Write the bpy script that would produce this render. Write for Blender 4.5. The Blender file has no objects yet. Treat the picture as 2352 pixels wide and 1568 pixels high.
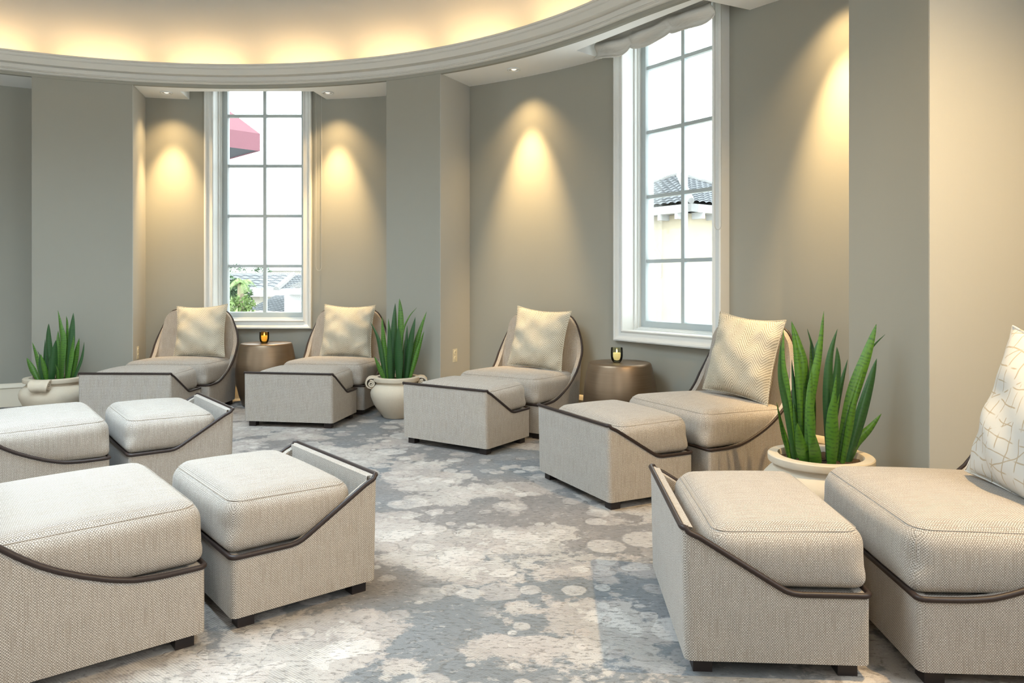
import bpy, math, random
from math import sin, cos, pi, radians, atan2, sqrt, floor
from mathutils import Vector, Matrix
random.seed(7)
SC = bpy.context.scene
COL = SC.collection

# ------------------------------------------------------------------ camera, sky, sun, exposure
F_PX, HZ, EYE = 1702.0, 648.0, 1.15
cam_d = bpy.data.cameras.new('camera'); cam = bpy.data.objects.new('camera', cam_d); COL.objects.link(cam)
cam.location = (0, 0, EYE); cam.rotation_euler = (pi / 2, 0, 0)
cam_d.sensor_width = 36; cam_d.lens = 36 * F_PX / 2352
cam_d.shift_y = -(784 - HZ) / 2352
cam_d.clip_start = 0.05; cam_d.clip_end = 500
SC.camera = cam

vs = SC.view_settings
vs.view_transform = 'Standard'; vs.look = 'None'; vs.gamma = 1; vs.use_curve_mapping = False
vs.exposure = 0.2
SC.cycles.use_denoising = True
SC.cycles.max_bounces = 7; SC.cycles.diffuse_bounces = 4
SC.cycles.sample_clamp_indirect = 6

world = bpy.data.worlds.new('sky'); SC.world = world; world.use_nodes = True
bg = world.node_tree.nodes['Background']
bg.inputs[0].default_value = (0.86, 0.95, 1.0, 1); bg.inputs[1].default_value = 6.5

sun_d = bpy.data.lights.new('sun', 'SUN'); sun_d.energy = 2.6; sun_d.angle = 0.02; sun_d.color = (1, .95, .86)
sun = bpy.data.objects.new('sun', sun_d); COL.objects.link(sun)
sun.rotation_euler = Vector((0.62, 0.45, -0.75)).to_track_quat('-Z', 'Y').to_euler()

# room plan: a round room, centre CX, CY, radius about 4 m, with niches 0.49 m deep
CX, CY = -2.516, 2.903
ZS = 2.96
def smooth(t): t = max(0, min(1, t)); return t * t * (3 - 2 * t)
def RR(a):
    a = (a + 180) % 360 - 180
    return 4.0 + 0.40 * smooth((a - 55) / 30) * (1 - smooth((a - 110) / 30))
def RW(a): return RR(a) + 0.49
def pol(a, r, z=0.0): return Vector((CX + r * sin(radians(a)), CY + r * cos(radians(a)), z))
def ray_angle(px):                      # where the wall line meets the sight line of one picture column
    q = (px - 1176) / F_PX; best = None
    for i in range(2000):
        y = 1.5 + i * .002; p = (q * y - CX, y - CY); a = math.degrees(atan2(*p))
        e = abs(math.hypot(*p) - RR(a))
        if best is None or e < best[0]: best = (e, a)
    return best[1]
A_FL, A_L0, A_L1, A_M0, A_M1 = -62.0, -25.3, -13.9, 20.3, 28.2
A_R0, A_R1, A_NR = ray_angle(1950), ray_angle(2133), 134.0
W1A, W2A = 0.0, 55.0

def area(name, loc, target, sx, sy, power, color, portal=False, spread=None):
    d = bpy.data.lights.new(name, 'AREA'); d.shape = 'RECTANGLE'; d.size = sx; d.size_y = sy
    d.energy = power; d.color = color
    if spread: d.spread = spread
    o = bpy.data.objects.new(name, d); COL.objects.link(o); o.location = loc
    o.rotation_euler = (Vector(target) - Vector(loc)).to_track_quat('-Z', 'Y').to_euler()
    if portal: d.cycles.is_portal = True
    return o
DAY = (0.80, 0.91, 1.0); WARM = (1.0, 0.68, 0.34); TUNG = (1.0, 0.70, 0.34)
for a in (W1A, W2A):
    area('sky_portal', pol(a, 4.78, 2.0), pol(a, 0, 2.0), 0.9, 2.6, 1, (1, 1, 1), portal=True)
# daylight of the tall windows on the side of the room behind the camera
REAR_WINDOWS = (112, 150, 215, 276)
for a, p in zip(REAR_WINDOWS, (9, 19, 7, 4)):
    r = RW(a) - .02 if a == 112 else RR(a) - .01
    area('daylight', pol(a, r, 1.95), pol(a, 0, 1.75), 0.92, 2.3, p, (.93, .94, .92) if a == 150 else DAY)
# added fill: unseen cool disk lamp under the dome's crown, brightens the cushion tops
d = bpy.data.lights.new('dome_fill', 'AREA'); d.shape = 'DISK'; d.size = 3.0; d.energy = 222; d.spread = radians(140); d.color = (.68, .86, 1.0)
o = bpy.data.objects.new('dome_fill', d); COL.objects.link(o); o.location = (CX, CY, 3.72)
# warm strips in the cove
for k in range(28):
    a = -172 + 12.86 * k
    area('cove_strip', pol(a, RR(a) - .02, 3.065), pol(a, RR(a) + .14, 3.36), 0.70, 0.03, 2.5, WARM)

def spot(loc, tgt, power, size, blend=1.0, color=TUNG, rad=.03):
    d = bpy.data.lights.new('downlight_beam', 'SPOT'); d.energy = power; d.color = color
    d.spot_size = radians(size); d.spot_blend = blend; d.shadow_soft_size = rad
    o = bpy.data.objects.new('downlight_beam', d); COL.objects.link(o); o.location = loc
    o.rotation_euler = (Vector(tgt) - Vector(loc)).to_track_quat('-Z', 'Y').to_euler()

# ------------------------------------------------------------------ materials
class NT:
    def __init__(s, name):
        s.m = bpy.data.materials.new(name); s.m.use_nodes = True; s.t = s.m.node_tree
        s.b = s.t.nodes['Principled BSDF']; s.out = s.t.nodes['Material Output']
    def n(s, typ, **kw):
        x = s.t.nodes.new(typ)
        for k, v in kw.items(): setattr(x, k, v)
        return x
    def link(s, a, b): s.t.links.new(a, b)
    def put(s, sock, v):
        if isinstance(v, (int, float)): sock.default_value = v
        elif isinstance(v, tuple): sock.default_value = (*v, 1) if len(v) == 3 and sock.type == 'RGBA' else v
        else: s.link(v, sock)
    def math(s, op, a, b=0.0, c=None, clamp=False):
        x = s.n('ShaderNodeMath', operation=op); x.use_clamp = clamp
        s.put(x.inputs[0], a); s.put(x.inputs[1], b)
        if c is not None: s.put(x.inputs[2], c)
        return x.outputs[0]
    def mix(s, f, a, b, blend='MIX'):
        x = s.n('ShaderNodeMix', data_type='RGBA', blend_type=blend)
        s.put(x.inputs[0], f); s.put(x.inputs[6], a); s.put(x.inputs[7], b)
        return x.outputs[2]
    def ramp(s, v, lo, hi):
        x = s.n('ShaderNodeMapRange'); x.interpolation_type = 'SMOOTHSTEP'
        s.put(x.inputs[0], v); x.inputs[1].default_value = lo; x.inputs[2].default_value = hi
        return x.outputs[0]
    def coord(s, kind='Object'): return s.n('ShaderNodeTexCoord').outputs[kind]
    def mapping(s, v, scale=(1, 1, 1), rot=(0, 0, 0), loc=(0, 0, 0)):
        x = s.n('ShaderNodeMapping'); s.link(v, x.inputs[0]); x.inputs[1].default_value = loc
        x.inputs[2].default_value = rot; x.inputs[3].default_value = scale
        return x.outputs[0]
    def noise(s, v, scale, detail=3, rough=.5, out=0, dist=0.0):
        x = s.n('ShaderNodeTexNoise'); s.link(v, x.inputs['Vector']); x.inputs['Scale'].default_value = scale
        x.inputs['Detail'].default_value = detail; x.inputs['Roughness'].default_value = rough
        x.inputs['Distortion'].default_value = dist
        return x.outputs[out]
    def bump(s, h, strength=.3, dist=.01):
        x = s.n('ShaderNodeBump'); s.put(x.inputs['Height'], h); x.inputs['Strength'].default_value = strength
        x.inputs['Distance'].default_value = dist; s.link(x.outputs[0], s.b.inputs['Normal'])
    def set(s, color=None, rough=None, metal=None, spec=None):
        if color is not None: s.put(s.b.inputs['Base Color'], color)
        if rough is not None: s.put(s.b.inputs['Roughness'], rough)
        if metal is not None: s.put(s.b.inputs['Metallic'], metal)
        if spec is not None: s.put(s.b.inputs['Specular IOR Level'], spec)
        return s

def plain(name, color, rough=.6, metal=0, spec=.4, var=.06, scale=18):
    k = NT(name)
    f = k.noise(k.coord(), scale, 3)
    c = k.mix(f, tuple(x * (1 - var) for x in color), tuple(min(1, x * (1 + var)) for x in color))
    return k.set(c, rough, metal, spec).m

def paint(name, color, rough=.75):
    k = NT(name); co = k.coord()
    f = k.noise(co, 2.2, 4)
    st = k.noise(k.mapping(co, (60, 60, 1.5)), 2.0, 2)
    c = k.mix(f, tuple(x * .975 for x in color), tuple(x * 1.025 for x in color))
    c = k.mix(k.math('MULTIPLY', st, .10), c, tuple(x * .86 for x in color))
    k.set(c, rough, 0, .25); k.bump(k.noise(co, 220, 2), .06, .002)
    return k.m

M = {}
M['wall'] = paint('wall_paint', (.30, .287, .242))
M['soffit'] = paint('soffit_paint', (.88, .87, .83))
M['dome'] = paint('dome_paint', (.54, .52, .47))
M['cornice'] = paint('cornice_paint', (.60, .575, .515), .5)
M['trim'] = plain('window_trim_paint', (.66, .66, .63), .4, var=.02)
M['sash'] = plain('backlit_sash', (.40, .44, .44), .4, var=.02)  # trim colour darkened: shade of the backlit bars is put into it
M['base'] = plain('baseboard_paint', (.68, .60, .47), .45, var=.02)
M['leather'] = plain('brown_leather', (.026, .016, .013), .45, spec=.3, var=.35, scale=120)
M['foot'] = plain('dark_wood', (.020, .014, .013), .45, var=.3)
M['dark'] = plain('dark_lining', (.012, .011, .011), .9)
M['plate'] = plain('ivory_plastic', (.72, .66, .50), .4, var=.02)
M['slot'] = plain('slot', (.10, .09, .07), .6)
M['chain'] = plain('chain_beads', (.42, .40, .36), .4)

def fabric():
    k = NT('woven_fabric')
    sep = k.n('ShaderNodeSeparateXYZ'); uv = k.coord('UV'); k.link(uv, sep.inputs[0])
    U = k.math('DIVIDE', sep.outputs[0], .0072); V = k.math('DIVIDE', sep.outputs[1], .0040)
    row = k.math('FLOOR', V); off = k.math('MULTIPLY', k.math('MODULO', row, 2.0), .5)
    x = k.math('SUBTRACT', k.math('FRACT', k.math('ADD', U, off)), .5)
    y = k.math('SUBTRACT', k.math('FRACT', V), .5)
    d = k.math('ADD', k.math('POWER', k.math('ABSOLUTE', k.math('DIVIDE', x, .46)), 2.0),
               k.math('POWER', k.math('ABSOLUTE', k.math('DIVIDE', y, .56)), 2.0))
    light = k.math('SUBTRACT', 1.0, k.ramp(d, .42, 1.0))
    streak = k.noise(k.mapping(uv, (1, .024, 1)), 400, 2, .6)
    blot = k.noise(uv, 30, 2)
    fine = k.noise(k.mapping(uv, (1, .35, 1)), 420, 1)
    dark = k.mix(k.ramp(streak, .30, .70), (.070, .058, .048), (.225, .186, .150))
    lite = k.mix(k.ramp(fine, .3, .7), (.43, .383, .328), (.63, .578, .517))
    lite = k.mix(k.math('MULTIPLY', k.ramp(streak, .46, .64), .72), lite, (.27, .235, .198))
    c = k.mix(light, dark, lite)
    c = k.mix(k.math('MULTIPLY', blot, .12), c, (.44, .38, .31))
    k.set(c, .92, 0, .12)
    k.b.inputs['Sheen Weight'].default_value = .12
    k.bump(k.math('ADD', light, k.math('MULTIPLY', fine, .4)), .38, .0022)
    return k.m
M['fabric'] = fabric()

def chevron():
    k = NT('chevron_fabric')
    sep = k.n('ShaderNodeSeparateXYZ'); uv = k.coord('UV')
    wob = k.mix(.012, uv, k.noise(uv, 9, 1, out=1))
    k.link(wob, sep.inputs[0])
    u, v = sep.outputs[0], sep.outputs[1]
    tri = k.math('MULTIPLY', k.math('ABSOLUTE', k.math('SUBTRACT', k.math('FRACT', k.math('DIVIDE', u, .105)), .5)), .105 * 1.25)
    s = k.math('FRACT', k.math('DIVIDE', k.math('ADD', v, tri), .0170))
    tt = k.math('ABSOLUTE', k.math('SUBTRACT', s, .5))
    stripe = k.ramp(tt, .20, .30)
    dash = k.noise(uv, 380, 1)
    stripe = k.math('MULTIPLY', stripe, k.ramp(dash, .28, .52))
    n = k.noise(uv, 12, 2)
    lite = k.mix(n, (.52, .46, .355), (.64, .575, .455)); dk = k.mix(n, (.17, .145, .105), (.26, .22, .16))
    k.set(k.mix(k.math('MULTIPLY', stripe, .78), lite, dk), .9, 0, .12)
    k.bump(k.math('ADD', k.math('MULTIPLY', stripe, -.6), dash), .4, .002)
    return k.m
M['chevron'] = chevron()
M['thread'] = plain('seam_thread', (.34, .295, .245), .9)

def line_print():
    k = NT('line_print_fabric'); uv = k.coord('UV')
    w = k.mix(.05, uv, k.noise(uv, 7, 2, out=1))
    sep = k.n('ShaderNodeSeparateXYZ'); k.link(w, sep.inputs[0])
    def lines(sock, p, th):
        t = k.math('ABSOLUTE', k.math('SUBTRACT', k.math('FRACT', k.math('DIVIDE', sock, p)), .5))
        return k.math('SUBTRACT', 1.0, k.ramp(t, th * .6, th))
    a = lines(sep.outputs[0], .043, .055); b = lines(sep.outputs[1], .052, .05)
    s2 = k.n('ShaderNodeSeparateXYZ'); k.link(k.mapping(w, rot=(0, 0, .9)), s2.inputs[0])
    c = lines(s2.outputs[0], .115, .02)
    brk = k.ramp(k.noise(uv, 22, 1), .40, .50); brk2 = k.ramp(k.noise(k.mapping(uv, loc=(3, 1, 0)), 18, 1), .42, .52)
    f = k.math('MAXIMUM', k.math('MULTIPLY', a, brk), k.math('MAXIMUM', k.math('MULTIPLY', b, brk2), k.math('MULTIPLY', c, brk)))
    k.set(k.mix(f, (.54, .52, .475), (.40, .33, .235)), .85, 0, .15)
    k.bump(k.noise(uv, 500, 1), .15, .001)
    return k.m
M['print'] = line_print()

def carpet():
    k = NT('patterned_carpet'); co = k.coord()
    wob = k.n('ShaderNodeMix', data_type='VECTOR'); wob.inputs[0].default_value = .07
    k.link(co, wob.inputs[4]); k.link(k.noise(co, 7, 4, .65, out=1), wob.inputs[5]); wv = wob.outputs[1]
    big = k.noise(co, 1.15, 3, .5); mid = k.noise(k.mapping(wv, loc=(5, 2, 0)), 3.2, 8, .66)
    tint = k.noise(k.mapping(co, loc=(2, 8, 0)), .75, 2)
    ground = k.mix(k.ramp(tint, .38, .62), (.195, .203, .208), (.25, .225, .208))
    warm = k.mix(k.ramp(k.noise(k.mapping(co, loc=(1, 3, 0)), 2.1, 3), .35, .65), (.51, .465, .415), (.43, .375, .335))
    # cloudy cream masses with ragged borders
    mass = k.math('ADD', k.math('MULTIPLY', big, .75), k.math('MULTIPLY', mid, .55))
    fm = k.ramp(mass, .635, .662)
    col = k.mix(k.math('MULTIPLY', fm, .80), ground, warm)
    col = k.mix(k.math('MULTIPLY', k.ramp(mass, .725, .745), .6), col, (.62, .575, .52))
    wob2 = k.n('ShaderNodeMix', data_type='VECTOR'); wob2.inputs[0].default_value = .03
    k.link(co, wob2.inputs[4]); k.link(k.noise(co, 8, 3, out=1), wob2.inputs[5]); wv2 = wob2.outputs[1]
    fray = k.noise(co, 26, 5, .7)
    def spots(scale, r0, r1, seed):
        v = k.n('ShaderNodeTexVoronoi', voronoi_dimensions='2D'); v.inputs['Scale'].default_value = scale
        v.inputs['Randomness'].default_value = .95
        k.link(k.mapping(wv2, loc=(seed, seed * .7, 0)), v.inputs['Vector'])
        s = k.n('ShaderNodeSeparateColor'); k.link(v.outputs['Color'], s.inputs[0])
        rad = k.math('ADD', r0, k.math('MULTIPLY', s.outputs[0], r1 - r0))
        e = k.math('SUBTRACT', rad, v.outputs['Distance'])
        return k.ramp(k.math('ADD', e, k.math('MULTIPLY', k.math('SUBTRACT', fray, .5), .16)), 0, .05), s.outputs[1], s.outputs[2], e
    hs = 0.0
    edges = None
    for sc, r0, r1, sd, thr, amt in ((3.6, .14, .42, 1.3, .57, .55), (4.6, .12, .42, 11.3, .59, .50), (6.6, .12, .42, 4.1, .61, .58), (9.5, .10, .40, 7.7, .65, .62)):
        m, c, c2, e = spots(sc, r0, r1, sd)
        m = k.math('MULTIPLY', m, k.ramp(k.math('ADD', k.math('MULTIPLY', mass, .62), k.math('MULTIPLY', c, .32)), thr - .06, thr + .04))
        col = k.mix(k.math('MULTIPLY', m, amt), col, k.mix(c2, (.65, .60, .545), (.43, .37, .33)))
        ed = k.math('SUBTRACT', 1.0, k.ramp(k.math('ABSOLUTE', k.math('ADD', e, .02)), .0, .05))
        edges = ed if edges is None else k.math('MAXIMUM', edges, ed)
        hs = m if hs == 0.0 else k.math('ADD', hs, m)
    # broken carved outlines and ragged dark flecks
    edge = k.math('MULTIPLY', edges, k.ramp(k.noise(co, 11, 4, .65), .52, .64))
    col = k.mix(k.math('MULTIPLY', edge, .36), col, (.12, .105, .095))
    frag = k.ramp(k.noise(k.mapping(co, (1, 2.7, 1), rot=(0, 0, .12)), 30, 6, .72), .545, .61)
    col = k.mix(k.math('MULTIPLY', frag, .50), col, (.11, .103, .096))
    pale = k.ramp(k.noise(k.mapping(co, (1, 1.6, 1), rot=(0, 0, -.2), loc=(3, 3, 0)), 20, 6, .72), .57, .65)
    col = k.mix(k.math('MULTIPLY', pale, .45), col, (.53, .485, .43))
    crisp = k.noise(co, 330, 2, .7)
    col = k.mix(k.math('MULTIPLY', k.ramp(crisp, .35, .75), .26), col, (.12, .115, .11))
    sx = k.n('ShaderNodeSeparateXYZ'); k.link(co, sx.inputs[0])
    rib = k.math('SINE', k.math('MULTIPLY', k.math('ADD', k.math('MULTIPLY', sx.outputs[0], .62), k.math('MULTIPLY', sx.outputs[1], .78)), 820.0))
    ribm = k.math('MULTIPLY', k.ramp(rib, -.2, .9), k.ramp(k.noise(k.mapping(co, loc=(7, 1, 0)), 3.5, 4, .6), .44, .56))
    col = k.mix(k.math('MULTIPLY', ribm, .30), col, (.14, .13, .12))
    k.set(col, .97, 0, .05)
    hgt = k.math('ADD', k.math('ADD', k.math('MULTIPLY', crisp, .6), k.math('MULTIPLY', ribm, -.35)), k.math('ADD', k.math('MULTIPLY', hs, .35), k.math('MULTIPLY', k.math('ADD', edge, frag), -.6)))
    k.bump(hgt, .6, .007)
    return k.m
M['carpet'] = carpet()

def leaf_mat(name, g0, g1):
    k = NT(name); uv = k.coord('UV')
    sep = k.n('ShaderNodeSeparateXYZ'); k.link(uv, sep.inputs[0])
    wv = k.noise(k.mapping(uv, (1.2, 1.0, 1)), 9, 3)
    band = k.math('SINE', k.math('ADD', k.math('MULTIPLY', sep.outputs[1], 330), k.math('MULTIPLY', wv, 22)))
    f = k.math('MULTIPLY', k.ramp(band, -.1, .75), k.ramp(k.noise(k.mapping(uv, (2.4, 1, 1)), 26, 3), .36, .6))
    big = k.noise(uv, 3.2, 2)
    c = k.mix(big, g0, g1)
    c = k.mix(k.math('MULTIPLY', f, .55), c, (.012, .045, .016))
    k.set(c, .34, 0, .5)
    k.b.inputs['Subsurface Weight'].default_value = .0
    k.bump(wv, .1, .004)
    return k.m
M['leaf'] = leaf_mat('snake_plant_leaf', (.022, .090, .012), (.105, .235, .020))
M['leaf_dark'] = leaf_mat('snake_plant_leaf_dark', (.010, .045, .016), (.034, .105, .020))

def stone():
    k = NT('cast_stone'); co = k.coord()
    c = k.mix(k.noise(co, 7, 5, .6), (.50, .425, .325), (.60, .525, .415))
    st = k.ramp(k.noise(k.mapping(co, (1, 1, 7)), 6, 5, .7), .62, .78)
    c = k.mix(k.math('MULTIPLY', st, .35), c, (.36, .28, .20))
    k.set(c, .85, 0, .2); k.bump(k.noise(co, 60, 4), .18, .006)
    return k.m
M['stone'] = stone()
def soil():
    k = NT('potting_bark'); co = k.coord()
    k.set(k.mix(k.noise(co, 60, 4, .7), (.035, .024, .016), (.17, .12, .08)), .95, 0, .1)
    k.bump(k.noise(co, 70, 4, .7), 1.0, .02)
    return k.m
M['soil'] = soil()
def bronze():
    k = NT('brushed_bronze'); co = k.coord()
    n = k.noise(k.mapping(co, (1.2, 1.2, 70)), 3.0, 3, .6)
    c = k.mix(n, (.16, .112, .070), (.25, .18, .12))
    k.set(c, k.math('ADD', .32, k.math('MULTIPLY', n, .14)), .85, .5)
    k.b.inputs['Anisotropic'].default_value = .4
    k.bump(n, .06, .002)
    return k.m
M['bronze'] = bronze()

def glassmat(name, tint, gloss):
    k = NT(name); t = k.n('ShaderNodeBsdfTransparent'); t.inputs[0].default_value = (*tint, 1)
    g = k.n('ShaderNodeBsdfGlossy'); g.inputs['Roughness'].default_value = .03
    fr = k.n('ShaderNodeFresnel'); fr.inputs[0].default_value = 1.45
    mx = k.n('ShaderNodeMixShader'); k.link(k.math('MULTIPLY', fr.outputs[0], gloss), mx.inputs[0])
    k.link(t.outputs[0], mx.inputs[1]); k.link(g.outputs[0], mx.inputs[2]); k.link(mx.outputs[0], k.out.inputs[0])
    return k.m
M['glass'] = glassmat('window_glass', (.97, .985, .98), .3)
M['amber'] = glassmat('amber_glass', (.92, .74, .36), 1.0)
M['smoke'] = glassmat('smoked_glass', (.86, .86, .76), 1.0)
def emit(name, color, s):
    k = NT(name); k.set(color, .5)
    k.b.inputs['Emission Color'].default_value = (*color, 1); k.b.inputs['Emission Strength'].default_value = s
    return k.m
M['flame'] = emit('flame', (1, .72, .28), 14)
M['wax'] = emit('warm_wax', (.95, .80, .45), .45)
M['lamp'] = emit('lamp_face', (1, .9, .72), 1.1)
M['chrome'] = plain('reflector', (.78, .77, .74), .2, .6, var=.01)
def shade_cloth():
    k = NT('linen'); co = k.coord()
    st = k.math('SINE', k.math('MULTIPLY', k.n('ShaderNodeSeparateXYZ').outputs[2], 1))
    n = k.noise(k.mapping(co, (4, 4, 60)), 4, 2)
    k.set(k.mix(n, (.50, .475, .42), (.66, .635, .575)), .9, 0, .1)
    k.bump(n, .2, .004)
    return k.m
M['linen'] = shade_cloth()

# ------------------------------------------------------------------ mesh helpers
def link_mesh(name, V, Fc, mat, parent=None, smooth_on=True, uv='box', angle=38):
    me = bpy.data.meshes.new(name); me.from_pydata([tuple(v) for v in V], [], Fc); me.update()
    if isinstance(mat, (list, tuple)):
        for m in mat: me.materials.append(m)
    else: me.materials.append(mat)
    lay = me.uv_layers.new(name='UVMap')
    if uv == 'box':
        for p in me.polygons:
            n = p.normal; ax = max(range(3), key=lambda i: abs(n[i]))
            for li in p.loop_indices:
                c = me.vertices[me.loops[li].vertex_index].co
                lay.data[li].uv = ((c.y, c.z), (c.x, c.z), (c.x, c.y))[ax]
    else:
        for p in me.polygons:
            for li in p.loop_indices: lay.data[li].uv = uv[me.loops[li].vertex_index]
    o = bpy.data.objects.new(name, me); COL.objects.link(o)
    if parent: o.parent = parent
    if smooth_on:
        for p in me.polygons: p.use_smooth = True
        try: me.set_sharp_from_angle(angle=radians(angle))
        except Exception: pass
    return o

class MB:
    def __init__(s): s.V = []; s.F = []
    def add(s, V, Fc):
        b = len(s.V); s.V += [tuple(v) for v in V]; s.F += [tuple(i + b for i in f) for f in Fc]; return s
    def box(s, x0, x1, y0, y1, z0, z1, mat=None):
        V = [(x, y, z) for z in (z0, z1) for y in (y0, y1) for x in (x0, x1)]
        if mat: V = [mat @ Vector(v) for v in V]
        return s.add(V, [(0, 2, 3, 1), (4, 5, 7, 6), (0, 1, 5, 4), (2, 6, 7, 3), (0, 4, 6, 2), (1, 3, 7, 5)])
    def tube(s, P, r, n=8, closed=False, caps=True):
        P = [Vector(p) for p in P]; m = len(P)
        R = r if isinstance(r, (list, tuple)) else [r] * m
        T = []
        for i in range(m):
            a = P[(i - 1) % m] if closed or i > 0 else P[i]; b = P[(i + 1) % m] if closed or i < m - 1 else P[i]
            T.append((b - a).normalized())
        up = Vector((0, 0, 1)) if abs(T[0].z) < .9 else Vector((1, 0, 0))
        N = (up - T[0] * up.dot(T[0])).normalized(); V = []
        for i in range(m):
            N = (N - T[i] * N.dot(T[i])).normalized(); B = T[i].cross(N)
            for j in range(n):
                a = 2 * pi * j / n; V.append(P[i] + (N * cos(a) + B * sin(a)) * R[i])
        Fc = []
        for i in range(m if closed else m - 1):
            k = (i + 1) % m
            for j in range(n): Fc.append((i * n + j, i * n + (j + 1) % n, k * n + (j + 1) % n, k * n + j))
        if not closed and caps: Fc += [tuple(range(n))[::-1], tuple((m - 1) * n + j for j in range(n))]
        return s.add(V, Fc)
    def lathe(s, prof, n=40, c=(0, 0, 0)):
        V = []; Fc = []; m = len(prof)
        for r, z in prof:
            for j in range(n):
                a = 2 * pi * j / n; V.append((c[0] + r * cos(a), c[1] + r * sin(a), c[2] + z))
        for i in range(m - 1):
            for j in range(n): Fc.append((i * n + j, i * n + (j + 1) % n, (i + 1) * n + (j + 1) % n, (i + 1) * n + j))
        return s.add(V, Fc)
    def obj(s, name, mat, parent=None, **kw): return link_mesh(name, s.V, s.F, mat, parent, **kw)

def thing(name, label, cat, loc=(0, 0, 0), rz=0.0, group=None):
    o = bpy.data.objects.new(name, None); COL.objects.link(o); o.empty_display_size = .1
    o.location = loc; o.rotation_euler = (0, 0, rz); o['label'] = label; o['category'] = cat
    if group: o['group'] = group
    return o
def tag(o, label, cat, group=None):
    o['label'] = label; o['category'] = cat
    if group: o['group'] = group
    return o
def struct(o): o['kind'] = 'structure'; return o
def copy_tree(o, parent=None):
    c = o.copy(); COL.objects.link(c)
    if parent: c.parent = parent
    for ch in list(o.children): copy_tree(ch, c)
    return c

# ------------------------------------------------------------------ room shell
def arc(a0, a1, step=1.5):
    n = max(1, int(math.ceil(abs(a1 - a0) / step))); return [a0 + (a1 - a0) * i / n for i in range(n + 1)]
def polar_wall(mb, angs, rin, rout, z0, z1):
    V = []; Fc = []
    for a in angs:
        ri, ro = rin(a), rout(a)
        V += [pol(a, ri, z0), pol(a, ri, z1), pol(a, ro, z1), pol(a, ro, z0)]
    n = len(angs)
    for i in range(n - 1):
        b = 4 * i; c = b + 4
        for k in range(4): Fc.append((b + k, b + (k + 1) % 4, c + (k + 1) % 4, c + k))
    Fc += [(0, 3, 2, 1), (4 * n - 4, 4 * n - 3, 4 * n - 2, 4 * n - 1)]
    mb.add(V, Fc)
def ring_strip(mb, angs, prof):         # prof(a) -> list of (r, z)
    V = []; Fc = []; m = None
    for a in angs:
        p = prof(a); m = len(p); V += [pol(a, r, z) for r, z in p]
    for i in range(len(angs) - 1):
        for k in range(m - 1): Fc.append((i * m + k, i * m + k + 1, (i + 1) * m + k + 1, (i + 1) * m + k))
    mb.add(V, Fc)

# floor
mb = MB(); N = 96
V = [(CX, CY, 0)] + [pol(360 * i / N, 5.0, 0) for i in range(N)]
mb.add(V, [(0, 1 + (i + 1) % N, 1 + i) for i in range(N)])
mb.add([(x, y, z - .1) for x, y, z in V], [(0, 1 + i, 1 + (i + 1) % N) for i in range(N)])
struct(mb.obj('floor', M['carpet'], smooth_on=False))

# piers
for nm, a0, a1 in (('wall_left_pier', A_L0, A_L1), ('wall_middle_pier', A_M0, A_M1), ('wall_right_pier', A_R0, A_R1)):
    mb = MB(); polar_wall(mb, arc(a0, a1), RR, lambda a: RW(a) + .02, 0, ZS + .06); struct(mb.obj(nm, M['wall']))
# niche back walls; hole for a window chord of half width hw
HW, SILL, HEAD = 0.455, 0.765, 3.24
def back_wall(nm, a0, a1, win=None):
    mb = MB(); ro = lambda a: RW(a) + .16
    if win is None: polar_wall(mb, arc(a0, a1), RW, ro, 0, 3.36)
    else:
        d = math.degrees(math.atan(HW / 4.46))
        polar_wall(mb, arc(a0, win - d), RW, ro, 0, 3.36)
        polar_wall(mb, arc(win + d, a1), RW, ro, 0, 3.36)
        polar_wall(mb, arc(win - d, win + d), RW, ro, 0, SILL)
        polar_wall(mb, arc(win - d, win + d), RW, ro, HEAD, 3.36)
    return struct(mb.obj(nm, M['wall']))
back_wall('wall_far_left_niche', A_FL, A_L0 + .3)
back_wall('wall_left_niche', A_L1 - .3, A_M0 + .3, W1A)
back_wall('wall_right_niche', A_M1 - .3, A_R0 + .3, W2A)
back_wall('wall_near_right_niche', A_R1 - .3, 107)
mb = MB(); ro = lambda a: RW(a) + .16
polar_wall(mb, arc(107, 117), RW, ro, 0, .8); polar_wall(mb, arc(107, 117), RW, ro, 3.1, 3.36); polar_wall(mb, arc(117, A_NR), RW, ro, 0, 3.36)
struct(mb.obj('wall_near_right_end', M['wall']))
# rear of the room with its tall windows
mb = MB(); prev = A_NR
for a in REAR_WINDOWS[1:] + (360 + A_FL,):
    e = a - 6.6 if a != 360 + A_FL else a
    polar_wall(mb, arc(prev, e), RR, lambda a: RR(a) + .16, 0, 3.02)
    if a != 360 + A_FL:
        polar_wall(mb, arc(e, a + 6.6), RR, lambda a: RR(a) + .16, 0, .8)
        polar_wall(mb, arc(e, a + 6.6), RR, lambda a: RR(a) + .16, 3.1, 3.2)
    prev = a + 6.6
for aa in (A_NR, A_FL):
    polar_wall(mb, arc(aa - .3, aa + .3), RR, lambda a: RW(a) + .1, 0, 3.02)
struct(mb.obj('wall_rear', M['wall']))

M['return'] = paint('pale_return', (.44, .43, .39))  # niche return faces, one tone paler than the other walls
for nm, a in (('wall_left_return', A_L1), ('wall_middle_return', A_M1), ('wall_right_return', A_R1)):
    mb = MB(); polar_wall(mb, [a - .01, a + .06], lambda q: RR(a) + .002, lambda q: RW(a) + .01, 0, ZS - .001); struct(mb.obj(nm, M['return'], smooth_on=False))

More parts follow.
